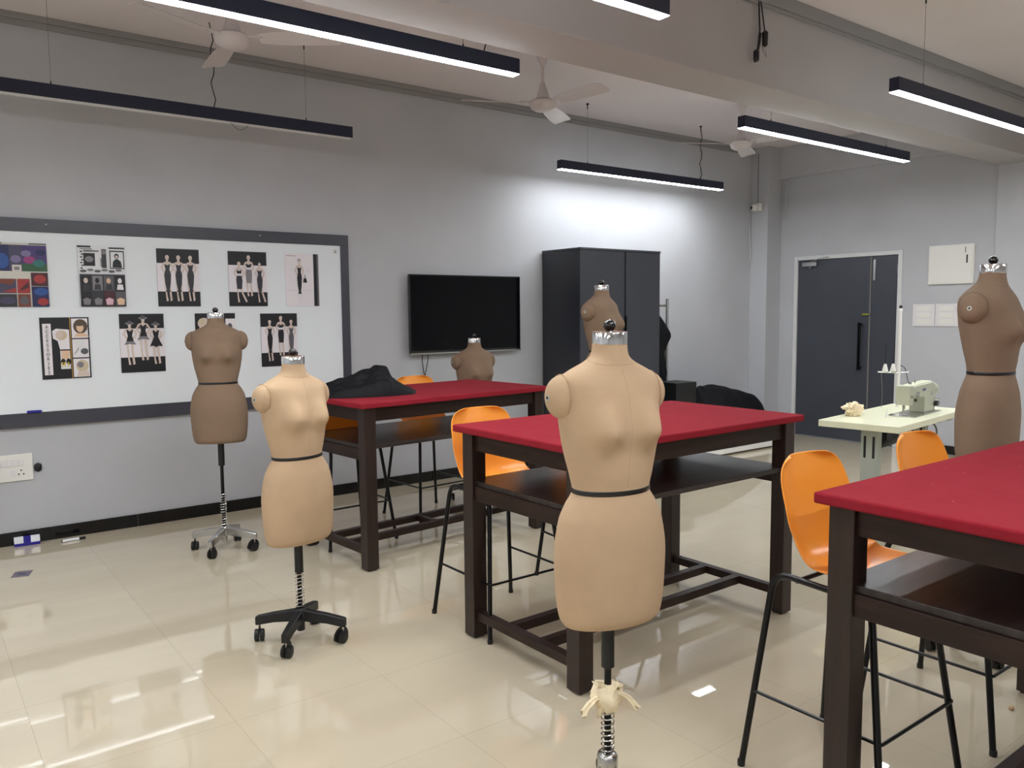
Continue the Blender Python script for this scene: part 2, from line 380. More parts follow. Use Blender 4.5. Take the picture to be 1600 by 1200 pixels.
fan(3.86, 4.70, 'white ceiling fan in the middle with its long down rod fully visible', RD(-85), 2.985)
fan(6.27, 4.77, 'farthest white ceiling fan, behind the end of the lit light by the door', RD(150), 2.985)

# ------------------------------------------------------------------ whiteboard with posters
t = thing('whiteboard', 'large glass whiteboard in a wide charcoal frame with fashion sheets stuck on', 'whiteboard', (1.1, WY, .76))
WBX0, WBX1, WBZ0, WBZ1 = -.75, 2.893, .757, 2.085
g = MB(); g.box(WBX0-1.1+.05, WBX1-1.1-.05, -.024, -.002, .06, WBZ1-.76-.06, 'white_glass'); g.build('glass_panel', t, smooth=0)
f = MB(); zt = WBZ1-.76; xl = WBX0-1.1; xr = WBX1-1.1
for a in ((xl, xr, zt-.085, zt), (xl, xr, -.003, .09), (xl, xl+.07, .09, zt-.085), (xr-.07, xr, .09, zt-.085)):
    f.box(a[0], a[1], -.03, -.001, a[2], a[3], 'charcoal_frame')
f.build('frame', t, bevel=.002, smooth=0)
for sx in (.79-1.1, 2.18-1.1):
    MB().ball((sx, -.031, zt-.035), (.008, .005, .008), 'steel', 12, 6).build('frame_screw', t)
MB().ball((2.78-1.1, -.026, zt-.13), (.012, .006, .012), 'steel', 12, 6).build('glass_stud', t)
tag(MB().tube([(.62, WY-.04, .857), (.70, WY-.04, .857)], .009, 'duster_blue', 10).build('marker_pen'), 'short blue marker resting on the lower edge of the whiteboard frame', 'marker')
tag(MB().tube([(.71, WY-.038, .857), (.76, WY-.038, .857)], .007, 'paper_white', 10).build('marker_pen'), 'white capless marker beside the blue one on the whiteboard frame', 'marker')

PW, PH = .285, .40
class Poster(MB):
    def __init__(s, w_=PW, h_=PH): super().__init__(); s.w = w_; s.h = h_; s.k = 0
    def P(s, pts, ink):
        s.k += 1; y = -.004-.00022*s.k
        s.add([((a-.5)*s.w, y, b*s.h) for a, b in pts], [tuple(range(len(pts)))], 'ink_'+ink)
    def R(s, a, b, c, d_, ink): s.P([(a, c), (b, c), (b, d_), (a, d_)], ink)
    def E(s, cx, cy, rx, ry, ink, n=14): s.P([(cx+rx*cos(2*pi*k/n), cy+ry*sin(2*pi*k/n)) for k in range(n)], ink)
    def line(s, a, b, w_, ink):
        dx, dy = (b[0]-a[0])*s.w, (b[1]-a[1])*s.h; L = sqrt(dx*dx+dy*dy); nx, ny = -dy/L*w_/2/s.w, dx/L*w_/2/s.h
        s.P([(a[0]+nx, a[1]+ny), (b[0]+nx, b[1]+ny), (b[0]-nx, b[1]-ny), (a[0]-nx, a[1]-ny)], ink)
def lady(p, cx, top, bot, dress='black', cut='pencil', hair='grey', hat=False, top_only=None, legs='skin', s=1.0, lean=0):
    H = top-bot; Y = lambda q: top-H*q; X = lambda q: cx+q*s
    sk = 'skin'
    p.P([(X(-.035), Y(.36)), (X(-.02), Y(.86)), (X(.0), Y(.99)), (X(-.035), Y(1.0)), (X(-.045), Y(.86)), (X(-.07), Y(.36))], legs)
    p.P([(X(.06), Y(.36)), (X(.05), Y(.7)), (X(.07+lean), Y(.98)), (X(.035+lean), Y(1.0)), (X(.015), Y(.7)), (X(.0), Y(.36))], legs)
    p.line((X(-.06), Y(.19)), (X(-.105), Y(.30)), .008*s, sk); p.line((X(-.105), Y(.30)), (X(-.05), Y(.38)), .007*s, sk)
    p.line((X(.06), Y(.19)), (X(.105), Y(.30)), .008*s, sk); p.line((X(.105), Y(.30)), (X(.06), Y(.40)), .007*s, sk)
    p.P([(X(-.065), Y(.18)), (X(0), Y(.155)), (X(.065), Y(.18)), (X(.045), Y(.30)), (X(-.045), Y(.30))], sk)
    if cut == 'pencil':
        p.P([(X(-.052), Y(.215)), (X(0), Y(.24)), (X(.052), Y(.215)), (X(.035), Y(.33)), (X(.062), Y(.44)), (X(.05), Y(.62)), (X(.025), Y(.76)), (X(-.025), Y(.76)), (X(-.05), Y(.62)), (X(-.062), Y(.44)), (X(-.035), Y(.33))], dress)
        p.P([(X(-.025), Y(.74)), (X(.025), Y(.74)), (X(.045), Y(.80)), (X(-.045), Y(.80))], dress)
    elif cut == 'flare':
        p.P([(X(-.055), Y(.20)), (X(-.03), Y(.20)), (X(0), Y(.24)), (X(.03), Y(.20)), (X(.055), Y(.20)), (X(.035), Y(.36)), (X(.11), Y(.58)), (X(.05), Y(.56)), (X(0), Y(.60)), (X(-.05), Y(.56)), (X(-.11), Y(.58)), (X(-.035), Y(.36))], dress)
    elif cut == 'peplum':
        p.P([(X(-.055), Y(.20)), (X(-.03), Y(.20)), (X(0), Y(.24)), (X(.03), Y(.20)), (X(.055), Y(.20)), (X(.035), Y(.34)), (X(.06), Y(.46)), (X(-.06), Y(.46)), (X(-.035), Y(.34))], dress)
        p.P([(X(-.06), Y(.46)), (X(.06), Y(.46)), (X(.10), Y(.54)), (X(0), Y(.52)), (X(-.10), Y(.54))], 'grey')
    elif cut == 'skirt':
        p.P([(X(-.05), Y(.22)), (X(0), Y(.25)), (X(.05), Y(.22)), (X(.045), Y(.31)), (X(-.045), Y(.31))], 'black')
        p.P([(X(-.05), Y(.36)), (X(.05), Y(.36)), (X(.065), Y(.47)), (X(.05), Y(.68)), (X(-.05), Y(.68)), (X(-.065), Y(.47))], dress)
    p.line((X(0), Y(.10)), (X(0), Y(.18)), .012*s, sk)
    p.E(X(0), Y(.075), .036*s, .033*s, hair); p.E(X(0), Y(.085), .024*s, .027*s, sk)
    if hat: p.E(X(0), Y(.055), .072*s, .014*s, 'grey'); p.E(X(0), Y(.035), .038*s, .022*s, 'mid')
def start(bg='paper'):
    p = Poster(); p.box(-PW/2, PW/2, -.0035, 0, 0, PH, 'ink_black'); p.R(0, 1, 0, 1, bg); return p
def fin(p, x, z, label, tilt=0):
    o = p.build('fashion_sheet', recalc=False, smooth=0); o.location = (x, WY-.0245, z); o.rotation_euler = (0, tilt, 0)
    tag(o, label, 'poster', 'fashion sheets on the whiteboard'); return o
ZT, ZB_ = 1.527, 1.072
# 1 colour collage
p = start('cream')
p.R(.0, .28, .56, .97, 'navy'); p.E(.14, .72, .13, .12, 'blue'); p.R(.28, .52, .56, .97, 'slate'); p.E(.4, .75, .1, .06, 'lilac'); p.R(.52, 1, .56, .97, 'purple')
p.R(.52, 1, .56, .68, 'green'); p.E(.66, .74, .12, .06, 'magenta'); p.E(.84, .69, .12, .06, 'teal'); p.E(.6, .84, .1, .05, 'lilac'); p.E(.88, .86, .1, .05, 'navy')
p.R(.32, .5, .56, .66, 'cream'); p.R(.36, .46, .58, .63, 'grey')
p.R(0, .38, .215, .44, 'slate'); p.P([(0, .44), (.38, .44), (.3, .34), (0, .38)], 'rust'); p.P([(.1, .24), (.38, .30), (.38, .22)], 'red')
p.R(.4, .64, .215, .44, 'red'); p.P([(.42, .25), (.62, .40), (.62, .30)], 'wine'); p.R(0, .38, 0, .2, 'dark'); p.E(.2, .1, .15, .06, 'slate'); p.R(.4, .64, 0, .2, 'rust'); p.E(.52, .1, .09, .07, 'mid')
p.R(.67, 1, .33, .54, 'wine'); p.E(.84, .44, .12, .07, 'red'); p.R(.67, 1, 0, .32, 'navy'); p.E(.85, .24, .14, .06, 'blue'); p.E(.88, .08, .11, .06, 'red')
p.R(0, .15, .985, 1, 'black'); p.R(.66, 1, .985, 1, 'black'); p.R(.15, .66, .98, 1, 'cream')
fin(p, .64, ZT, 'colourful purple, blue and red photo collage at the left end of the top row')
# 2 black and white magazine collage
p = start('paper2')
p.R(0, .28, .97, 1, 'black'); p.R(.66, 1, .96, .985, 'black'); p.R(.12, .36, .67, .88, 'black'); p.E(.24, .78, .09, .05, 'grey')
for k in range(7): p.R(.05+.02*(k % 2), .1+.02*(k % 2), .62+.045*k, .645+.045*k, 'mid')
p.R(.50, .60, .64, .95, 'dark'); p.E(.55, .9, .05, .04, 'grey'); p.R(.47, .5, .66, .8, 'grey'); p.R(.67, .98, .63, .93, 'black'); p.R(.69, .96, .645, .91, 'paper2')
p.E(.82, .84, .05, .045, 'black'); p.P([(.72, .65), (.74, .75), (.79, .79), (.85, .79), (.91, .75), (.93, .65)], 'black'); p.E(.82, .83, .03, .025, 'skin')
for k in range(6): p.E(.1+.15*k, .585+.02*(k % 2), .07, .022, 'grey' if k % 2 else 'mid')
p.R(.12, .44, .905, .925, 'mid'); p.R(.05, .3, .94, .955, 'grey')
p.R(.02, .98, .0, .535, 'dark')
for k, (bg, fg) in enumerate((('black', 'skin'), ('grey', 'black'), ('mid', 'skin2'), ('black', 'paper'))):
    a = .04+.24*k; p.R(a, a+.21, .27, .51, bg); p.E(a+.1, .43, .045, .045, fg); p.P([(a+.03, .28), (a+.05, .37), (a+.16, .37), (a+.18, .28)], 'dark' if k != 3 else 'paper')
for k, (bg, fg) in enumerate((('black', 'grey'), ('dark', 'grey'), ('wine', 'pink'), ('mid', 'skin2'))):
    a = .04+.24*k; p.R(a, a+.21, .02, .25, bg); p.P([(a+.04, .03), (a+.02, .12), (a+.1, .15), (a+.19, .12), (a+.17, .03)], fg)
fin(p, 1.102, ZT, 'black and white magazine collage sheet, second in the top row')
def bands(): 
    p = start('black'); p.R(0, 1, .26, .75, 'paper'); return p
p = bands()
for cx in (.24, .5, .78): lady(p, cx, .91, .09, 'dark', 'pencil', 'skin', s=1.3)
fin(p, 1.589, ZT, 'sheet of three drawn ladies in matching dark mermaid dresses, middle of the top row')
p = bands(); lady(p, .27, .83, .07, 'dark', 'skirt', 'skin', s=1.25, lean=.09); lady(p, .52, .95, .18, 'grey', 'skirt', 'skin', s=1.3); lady(p, .80, .83, .07, 'dark', 'pencil', 'grey', s=1.2, lean=.06)
fin(p, 2.079, ZT, 'sheet of three drawn ladies with the middle one raised, fourth in the top row')
# 5 single lady
p = Poster(.275); p.box(-.1375, .1375, -.0035, 0, 0, PH, 'ink_paper'); p.R(0, 1, 0, 1, 'paper'); p.R(.82, .92, 0, 1, 'black'); p.R(.92, .97, 0, 1, 'mid'); p.R(.97, 1, 0, 1, 'paper2')
lady(p, .40, .93, .06, 'black', 'pencil', 'hair', s=1.15, legs='paper2'); p.P([(.50, .45), (.62, .45), (.60, .52), (.56, .54), (.52, .52)], 'black'); p.line((.53, .52), (.56, .60), .003, 'mid'); p.line((.59, .52), (.56, .60), .003, 'mid')
p.R(.02, .3, .95, .958, 'grey'); p.R(.02, .77, .30, .302, 'grey'); p.E(.2, .7, .05, .03, 'paper2'); p.E(.66, .68, .06, .05, 'paper2')
fin(p, 2.504, ZT, 'sheet with one drawn lady in a long black dress holding a handbag')
# 6 accessories sheet
p = start('black'); p.R(.05, .22, .07, .90, 'paper')
p.R(.60, .615, 0, 1, 'gold'); p.R(.635, .97, .66, .98, 'paper'); p.R(.635, .97, .34, .64, 'paper'); p.R(.635, .97, .02, .32, 'paper')
p.E(.82, .85, .15, .12, 'hair'); p.E(.81, .83, .075, .075, 'skin2'); p.P([(.68, .68), (.74, .74), (.90, .74), (1, .68)], 'skin2'); p.E(.80, .89, .10, .035, 'hair')
p.P([(.64, .62), (.9, .62), (.88, .55), (.95, .47), (.97, .38), (.8, .40), (.7, .5)], 'paper2'); p.E(.88, .44, .08, .05, 'mid'); p.line((.68, .40), (.76, .50), .004, 'grey')
p.E(.82, .20, .13, .10, 'beige'); p.E(.78, .22, .07, .05, 'grey'); p.P([(.70, .03), (.74, .12), (.92, .12), (.96, .03)], 'skin')
p.P([(.24, .78), (.32, .82), (.58, .80), (.58, .48), (.38, .48), (.34, .62), (.25, .66)], 'paper'); p.E(.42, .71, .12, .08, 'beige'); p.E(.38, .72, .08, .06, 'skin')
p.R(.38, .58, .16, .46, 'paper2'); p.P([(.40, .32), (.56, .32), (.58, .46), (.40, .46)], 'skin2'); p.E(.43, .28, .05, .05, 'black'); p.E(.54, .28, .05, .05, 'black')
for q in (.41, .46, .53): p.P([(q-.018, .27), (q+.018, .27), (q, .17)], 'yellow')
# vertical lettering
def letters(p, word, x, z0, z1, size, ink):
    n = len(word); p.k += 1; y = -.004-.00022*p.k
    for i, chh in enumerate(word):
        cu = bpy.data.curves.new('lettering', 'FONT'); cu.body = chh; cu.size = size; cu.align_x = 'CENTER'; cu.resolution_u = 3
        to = bpy.data.objects.new('lettering', cu); S.collection.objects.link(to)
        dg = bpy.context.evaluated_depsgraph_get(); me = to.evaluated_get(dg).to_mesh()
        zc = z1-(z1-z0)*(i+.9)/n
        p.add([((x-.5)*p.w+v.co.x, y, zc*p.h+v.co.y) for v in me.vertices], [tuple(q.vertices) for q in me.polygons], 'ink_'+ink)
        to.evaluated_get(dg).to_mesh_clear(); bpy.data.objects.remove(to); bpy.data.curves.remove(cu)
letters(p, 'ACCESSORIES', .135, .08, .89, .028, 'dark')
fin(p, .862, 1.058, 'black accessories sheet with vertical lettering and gold line, left of the lower row')
p = bands(); lady(p, .22, .88, .13, 'black', 'peplum', 'grey', True, s=1.35); lady(p, .52, .97, .20, 'black', 'peplum', 'grey', True, s=1.45); lady(p, .80, .86, .13, 'black', 'flare', 'grey', True, s=1.35)
fin(p, 1.332, 1.077, 'sheet of three drawn ladies wearing hats and short black dresses')
p = start('black'); p.R(.02, .98, .05, .45, 'paper'); p.E(.22, .82, .16, .10, 'skin'); p.E(.16, .85, .08, .06, 'beige'); p.P([(.08, .6), (.1, .75), (.4, .75), (.42, .6)], 'paper')
p.R(.75, 1, .62, .90, 'paper'); p.E(.86, .76, .06, .06, 'mid'); p.E(.5, .25, .15, .12, 'mid')
fin(p, 1.829, 1.077, 'black and white sheet mostly hidden behind the far brown dress form')
p = bands(); lady(p, .24, .90, .10, 'black', 'pencil', 'skin', s=1.15); lady(p, .54, .97, .20, 'black', 'skirt', 'skin', s=1.25); lady(p, .82, .90, .10, 'mid', 'pencil', 'skin', s=1.15)
fin(p, 2.303, 1.072, 'sheet of three drawn ladies at the right end of the lower row')

# ------------------------------------------------------------------ television
t = thing('television', 'flat black television mounted on the back wall beside the whiteboard', 'television', (4.0, WY, 1.11))
MB().box(-.584, .584, -.075, -.045, .014, .68, 'black_gloss').build('bezel', t, bevel=.004, smooth=0)
MB().box(-.572, .572, -.0765, -.0745, .034, .668, 'screen').build('screen', t, smooth=0)
MB().box(-.584, .584, -.078, -.045, .004, .016, 'steel').build('lower_edge', t, smooth=0)
MB().box(-.35, .35, -.045, 0, .12, .55, 'black_matt').build('wall_mount', t, smooth=0)
cb = MB()
for s_ in (-1, 1): cb.tube(rline([(-.42+.03*s_, -.05, .05), (-.42+.028*s_, -.03, -.06), (-.415+.003*s_, -.015, -.18), (-.41+.003*s_, -.015, -.33)], .03), .0035, 'black_cable', 8)
cb.build('cable', t)

# ------------------------------------------------------------------ wardrobe
t = thing('wardrobe', 'tall dark grey two door wardrobe against the back wall', 'wardrobe', (5.42, 5.72, 0))
MB().box(-.52, .52, -.25, .265, .0, 2.02, 'wardrobe_side').build('carcass', t, bevel=.002, smooth=0)
MB().box(-.525, .525, -.275, .265, 2.02, 2.04, 'wardrobe_laminate').build('top_panel', t, bevel=.002, smooth=0)
MB().box(-.52, .036, -.27, -.252, .05, 2.018, 'wardrobe_laminate').build('door', t, bevel=.0015, smooth=0)
MB().box(.056, .52, -.27, -.252, .05, 2.018, 'wardrobe_laminate').build('door', t, bevel=.0015, smooth=0)
MB().box(.037, .055, -.262, -.252, .05, 2.018, 'black_matt').build('handle_groove', t, smooth=0)
MB().box(.05, .062, -.284, -.27, .62, 1.42, 'black_gloss').build('handle', t, smooth=0)

# ------------------------------------------------------------------ switch plates, panel box, sockets, security camera
def plate(name, label, cat, x, y, z, facing, W_, H_, rows, group=None):
    t = thing(name, label, cat, (x, y, z), facing, group)
    MB().box(-W_/2, W_/2, -.01, 0, 0, H_, 'white_plate').build('cover', t, bevel=.003, smooth=0)
    for (a, b, c_, d_, m_, nm) in rows:
        MB().box(a, b, -.014, -.01, c_, d_, m_).build(nm, t, bevel=.001, smooth=0)
    return t
rows = [(-.07, .07, z0, z0+.045, 'white_plastic', 'switch') for z0 in (.025, .09, .155)]+[(.045, .05, z0+.02, z0+.026, 'grey_cable', 'indicator') for z0 in (.025, .09, .155)]
plate('switch_plate', 'white switch plate on the door wall, nearer the door', 'switch plate', WX, 4.063, 1.285, -pi/2, .222, .226, rows, 'switch plates by the door')
plate('switch_plate', 'white switch plate on the door wall, half hidden by the right dress form', 'switch plate', WX, 3.835, 1.285, -pi/2, .222, .226, rows, 'switch plates by the door')
t = thing('distribution_box', 'flat white metal electrical panel box high on the door wall', 'electrical box', (WX, 3.805, 1.705), -pi/2)
MB().box(-.217, .217, -.03, 0, 0, .385, 'white_plastic').build('case', t, bevel=.004, smooth=0)
MB().box(-.205, .205, -.036, -.03, .012, .373, 'white_plastic').build('cover_door', t, bevel=.003, smooth=0)
MB().box(.15, .162, -.04, -.036, .20, .28, 'black_matt').build('latch_slot', t, smooth=0)
MB().box(.135, .142, -.038, -.036, .30, .36, 'grey_cable').build('hinge_mark', t, smooth=0)
t = thing('socket_board', 'white socket board low on the wall at the left edge with plug inserted', 'socket', (.515, WY, .415))
MB().box(-.122, .122, -.012, 0, 0, .172, 'white_plastic').build('cover', t, bevel=.003, smooth=0)
for k in range(5): MB().box(-.085+.032*k, -.057+.032*k, -.016, -.012, .098, .14, 'white_plate').build('switch', t, bevel=.001, smooth=0)
MB().box(.0, .026, -.016, -.012, .03, .075, 'white_plate').build('switch', t, bevel=.001, smooth=0)
so = MB()
for a, b in ((.055, .068), (.042, .043), (.068, .043)): so.tube([(a, -.0122, b), (a, -.0135, b)], .005, 'black_matt', 10)
so.build('socket_holes', t)
tag(MB().tube(rline([(.41, WY-.03, .50), (.41, WY-.07, .49), (.40, WY-.08, .43), (.37, WY-.08, .30), (.30, WY-.10, .02)], .04), .008, 'grey_cable', 10).tube([(.41, WY-.012, .50), (.41, WY-.045, .50)], .02, 'black_matt', 12).build('power_plug'), 'black plug with grey cable in the left socket board', 'plug')
tag(MB().lathe([(.003, -.03), (.02, -.02), (.022, .0), (.02, .02), (.003, .03)], 'black_matt', (0, 0), 8, sy=.35).build('wall_hook'), 'small black hook on the wall just right of the socket board', 'hook').location = (.665, WY-.01, .49)
t = thing('security_camera', 'small white security camera in the back corner near the ceiling', 'security camera', (8.09, 5.88, 2.65), RD(-110))
MB().box(-.055, .055, -.045, 0, -.04, .05, 'white_plastic').build('mount', t, bevel=.004, smooth=0)
MB().ball((.01, -.075, .0), (.04, .045, .04), 'white_plastic').build('housing', t)
MB().ball((.01, -.112, -.002), (.02, .012, .02), 'black_gloss').build('lens', t)
MB().tube(rline([(-.02, -.01, .05), (-.02, -.01, .3), (-.02, -.01, .62)], .05), .004, 'grey_cable', 8).build('cable', t)
tag(MB().tube(rline([(8.055, WY-.012, 2.6), (8.05, WY-.02, 2.3), (8.06, WY-.03, 2.12), (8.05, WY-.015, 2.02)], .1), .005, 'white_cable', 8).build('loose_cable'), 'thin white cable hanging down the back corner below the camera', 'cable')
tag(MB().tube([(8.345, 5.70, 2.93), (8.345, 5.70, 2.52)], .012, 'wall_paint', 8).tube([(8.345, 5.70, 2.93), (8.345, 5.63, 2.93)], .012, 'wall_paint', 8).build('wall_conduit'), 'grey painted conduit beside the corner pilaster above the door', 'conduit')
# bundle of cables on the beam face
t = thing('projector_cable_bundle', 'black cable bundle with plug hanging on the front of the beam', 'cable', (4.13, 3.03, 3.10))
MB().tube([(-.01, 0, .235), (-.008, -.008, .1), (-.002, -.01, 0), (-.02, -.012, -.10), (-.05, -.012, -.19)], .005, 'black_cable', 8).tube([(-.008, -.004, .235), (.02, -.01, .1), (.04, -.014, 0), (.03, -.012, -.07)], .004, 'black_cable', 8).build('cable', t)
MB().lathe([(.006, -.09), (.016, -.08), (.018, -.01), (.01, .0)], 'black_cable', (.035, -.02), 12).build('connector', t)
MB().lathe([(.008, -.19), (.017, -.18), (.017, -.13), (.008, -.12)], 'black_cable', (-.045, -.02), 12).build('plug', t)
MB().tube([(.01, -.02, -.09), (.02, -.02, -.12), (.05, -.02, -.145), (.045, -.02, -.11)], .002, 'grey_cable', 6).tube([(-.005, -.02, -.02), (-.02, -.022, -.08), (-.035, -.02, -.14)], .006, 'black_cable', 8).build('loose_end', t)

# ------------------------------------------------------------------ cutting tables
TZ = .97
def table(label, x, y, rz):
    t = thing('cutting_table', label, 'table', (x, y, 0), rz, 'red felt cutting tables')
    L, D = .73, .415
    MB().box(-L, L, -D, D, TZ-.032, TZ, 'red_felt').build('felt_top', t, bevel=.007, smooth=40, seg=3)
    a, b = L-.035, D-.03
    for s_ in (-1, 1):
        y_ = s_*(b-.03); MB().box(-a+.06, a-.06, y_-.014, y_+.014, TZ-.112, TZ-.033, 'wood_dark').build('apron', t, bevel=.002, smooth=0)
        x_ = s_*(a-.03); MB().box(x_-.014, x_+.014, -b+.06, b-.06, TZ-.112, TZ-.033, 'wood_dark_y').build('apron', t, bevel=.002, smooth=0)
    for sx in (-1, 1):
        for sy in (-1, 1):
            cx, cy = sx*(a-.036), sy*(b-.036)
            lg = MB().box(cx-.037, cx+.037, cy-.037, cy+.037, .008, TZ-.0325, 'wood_dark_z').build('leg', t, bevel=.003, smooth=0)
            MB().box(cx-.025, cx+.025, cy-.025, cy+.025, 0, .009, 'black_matt').build('foot_pad', lg, smooth=0)
    sh = MB().box(-a+.02, a-.02, -b+.015, b-.015, .70, .722, 'wood_shelf')
    sh.build('shelf', t, bevel=.002, smooth=0)
    for s_ in (-1, 1):
        x_ = s_*(a-.022); MB().box(x_-.012, x_+.012, -b+.07, b-.07, .635, .70, 'wood_dark_y').build('shelf_rail', t, bevel=.002, smooth=0)
    for s_ in (-1, 1):
        x_ = s_*(a-.036); MB().box(x_-.02, x_+.02, -b+.072, b-.072, .085, .125, 'wood_dark_y').build('end_stretcher', t, bevel=.002, smooth=0)
        y_ = s_*.105; MB().box(-a+.056, a-.056, y_-.02, y_+.02, .085, .125, 'wood_dark').build('long_stretcher', t, bevel=.002, smooth=0)
    MB().box(-.02, .02, -.085, .085, .087, .123, 'wood_dark_y').build('cross_stretcher', t, smooth=0)
    return t
table('red felt cutting table in the middle, behind the nearest dress form', 2.68, 2.612, RD(.6))
table('red felt cutting table cut off by the right edge of the picture', 2.706, .83, 0)
table('farthest red felt cutting table, with the black cloth on it', 2.70, 4.51, RD(5))

# ------------------------------------------------------------------ bar stools
def make_stool():
    t = thing('bar_stool', 'x', 'stool', (0, 0, 0), 0, 'orange bar stools')       # front is -y, back of the seat +y
    prof = [(-.215, .645, .17), (-.205, .672, .185), (-.17, .682, .195), (-.08, .672, .205), (.02, .662, .21), (.10, .664, .212), (.155, .684, .212),
            (.190, .725, .212), (.210, .78, .21), (.224, .85, .205), (.238, .92, .198), (.250, .965, .180), (.256, .99, .150), (.259, 1.003, .105)]
    NJ = 17; P = []
    # refine the profile
    ks = list(range(len(prof))); fine = [k*.5 for k in range(2*len(prof)-1)]
    for q in fine:
        y_ = interp(ks, [p_[0] for p_ in prof], q); z_ = interp(ks, [p_[1] for p_ in prof], q); w_ = interp(ks, [p_[2] for p_ in prof], q)
        tt = q/(len(prof)-1); row = []
        for j in range(NJ):
            s_ = -1+2*j/(NJ-1); e = abs(s_)**2.6
            seatc = max(0, 1-abs(tt-.30)/.30)*.030; mid_ = exp(-((tt-.52)/.14)**2)*.055; backc = max(0, min(1, (tt-.5)/.2))*.042
            row.append((s_*w_*.92, y_-.052-e*(mid_+backc), z_+e*(seatc+mid_*.6)))
        P.append(row)
    sh = MB().grid(P, 'orange_plastic').build('seat_shell', t, smooth=180)
    so_ = sh.modifiers.new('solid', 'SOLIDIFY'); so_.thickness = .006; so_.offset = 0
    sb = sh.modifiers.new('sub', 'SUBSURF'); sb.levels = 1; sb.render_levels = 2
    tf, tp = .235, .17
    for s_ in (-1, 1):
        pts = rline([(s_*tf, tf, 0), (s_*tp, tp-.0, .645), (s_*tp, -tp+.02, .632), (s_*tf, -tf, 0)], .06, 8)
        MB().tube(pts, .0105, 'black_tube', 12).build('leg_frame', t)
        for e in (-1, 1): MB().lathe([(.012, 0), (.0125, .012), (.0115, .02)], 'black_matt', (s_*tf, e*tf), 12).build('foot_cap', t)
    for y_, z_ in ((.09, .636), (-.09, .628)): MB().tube([(-tp, y_, z_), (tp, y_, z_)], .008, 'black_tube', 10).build('cross_bar', t)
    q = .2135; fz = .255
    MB().tube(rline([(q, q-.01, fz), (q, -q, fz), (-q, -q, fz), (-q, q-.01, fz)], .012, 4), .0055, 'black_tube', 10).build('footrest', t)
    return t
stool = make_stool()
spots = [(2.325, 1.315, 0, 'orange bar stool with its black legs beside the leg of the right table'),
         (3.02, 1.31, RD(0), 'orange bar stool behind the right table, nearest the sewing table'),
         (2.245, 3.07, RD(0), 'orange bar stool behind the left end of the middle red table'),
         (2.97, 3.18, RD(-6), 'orange bar stool behind the middle table, its seat hidden by the nearest dress form'),
         (3.015, 5.01, RD(4), 'orange bar stool behind the far table, below the television'),
         (2.27, 4.815, RD(1.5), 'orange bar stool behind the left end of the far table, under the black cloth')]
for i, (x, y, a, lb) in enumerate(spots):
    o = stool if i == 0 else copy_tree(stool)
    o.location = (x, y, 0); o.rotation_euler = (0, 0, a); o['label'] = lb

# ------------------------------------------------------------------ dress forms
ZS = [0, .012, .04, .10, .2, .30, .345, .385, .43, .49, .55, .61, .66, .69, .705, .72, .735, .75, .765, .785, .80]
WS = [.148, .157, .164, .171, .175, .161, .141, .1185, .127, .141, .150, .155, .158, .158, .151, .130, .100, .070, .055, .0505, .050]
FS = [.086, .099, .105, .108, .110, .102, .093, .086, .092, .101, .106, .106, .100, .090, .082, .072, .062, .056, .052, .049, .048]
BS = [.088, .100, .107, .112, .114, .102, .090, .080, .085, .094, .101, .108, .112, .108, .100, .090, .078, .066, .056, .050, .048]
def surf(th, z, off=0):
    w_ = interp(ZS, WS, z); f_ = interp(ZS, FS, z); b_ = interp(ZS, BS, z)
    c_, s_ = cos(th), sin(th); n_ = 2.08 if z < .7 else 2.0
    x = (w_+off)*math.copysign(abs(c_)**(2/n_), c_); y = ((b_ if s_ > 0 else f_)+off)*math.copysign(abs(s_)**(2/n_), s_)
    if s_ < 0:
        dz = z-.562; k = exp(-(dz/(.062 if dz > 0 else .042))**2)
        y -= k*(.044*exp(-((abs(x)-.075)/.042)**2)+.012*exp(-(x/.09)**2))*min(1, -s_*2.2)
    y -= .012*max(0, min(1, (.58-z)/.15))
    if z > .70:
        y += -0.006*(min(1, (z-.70)/.06))
    return x, y
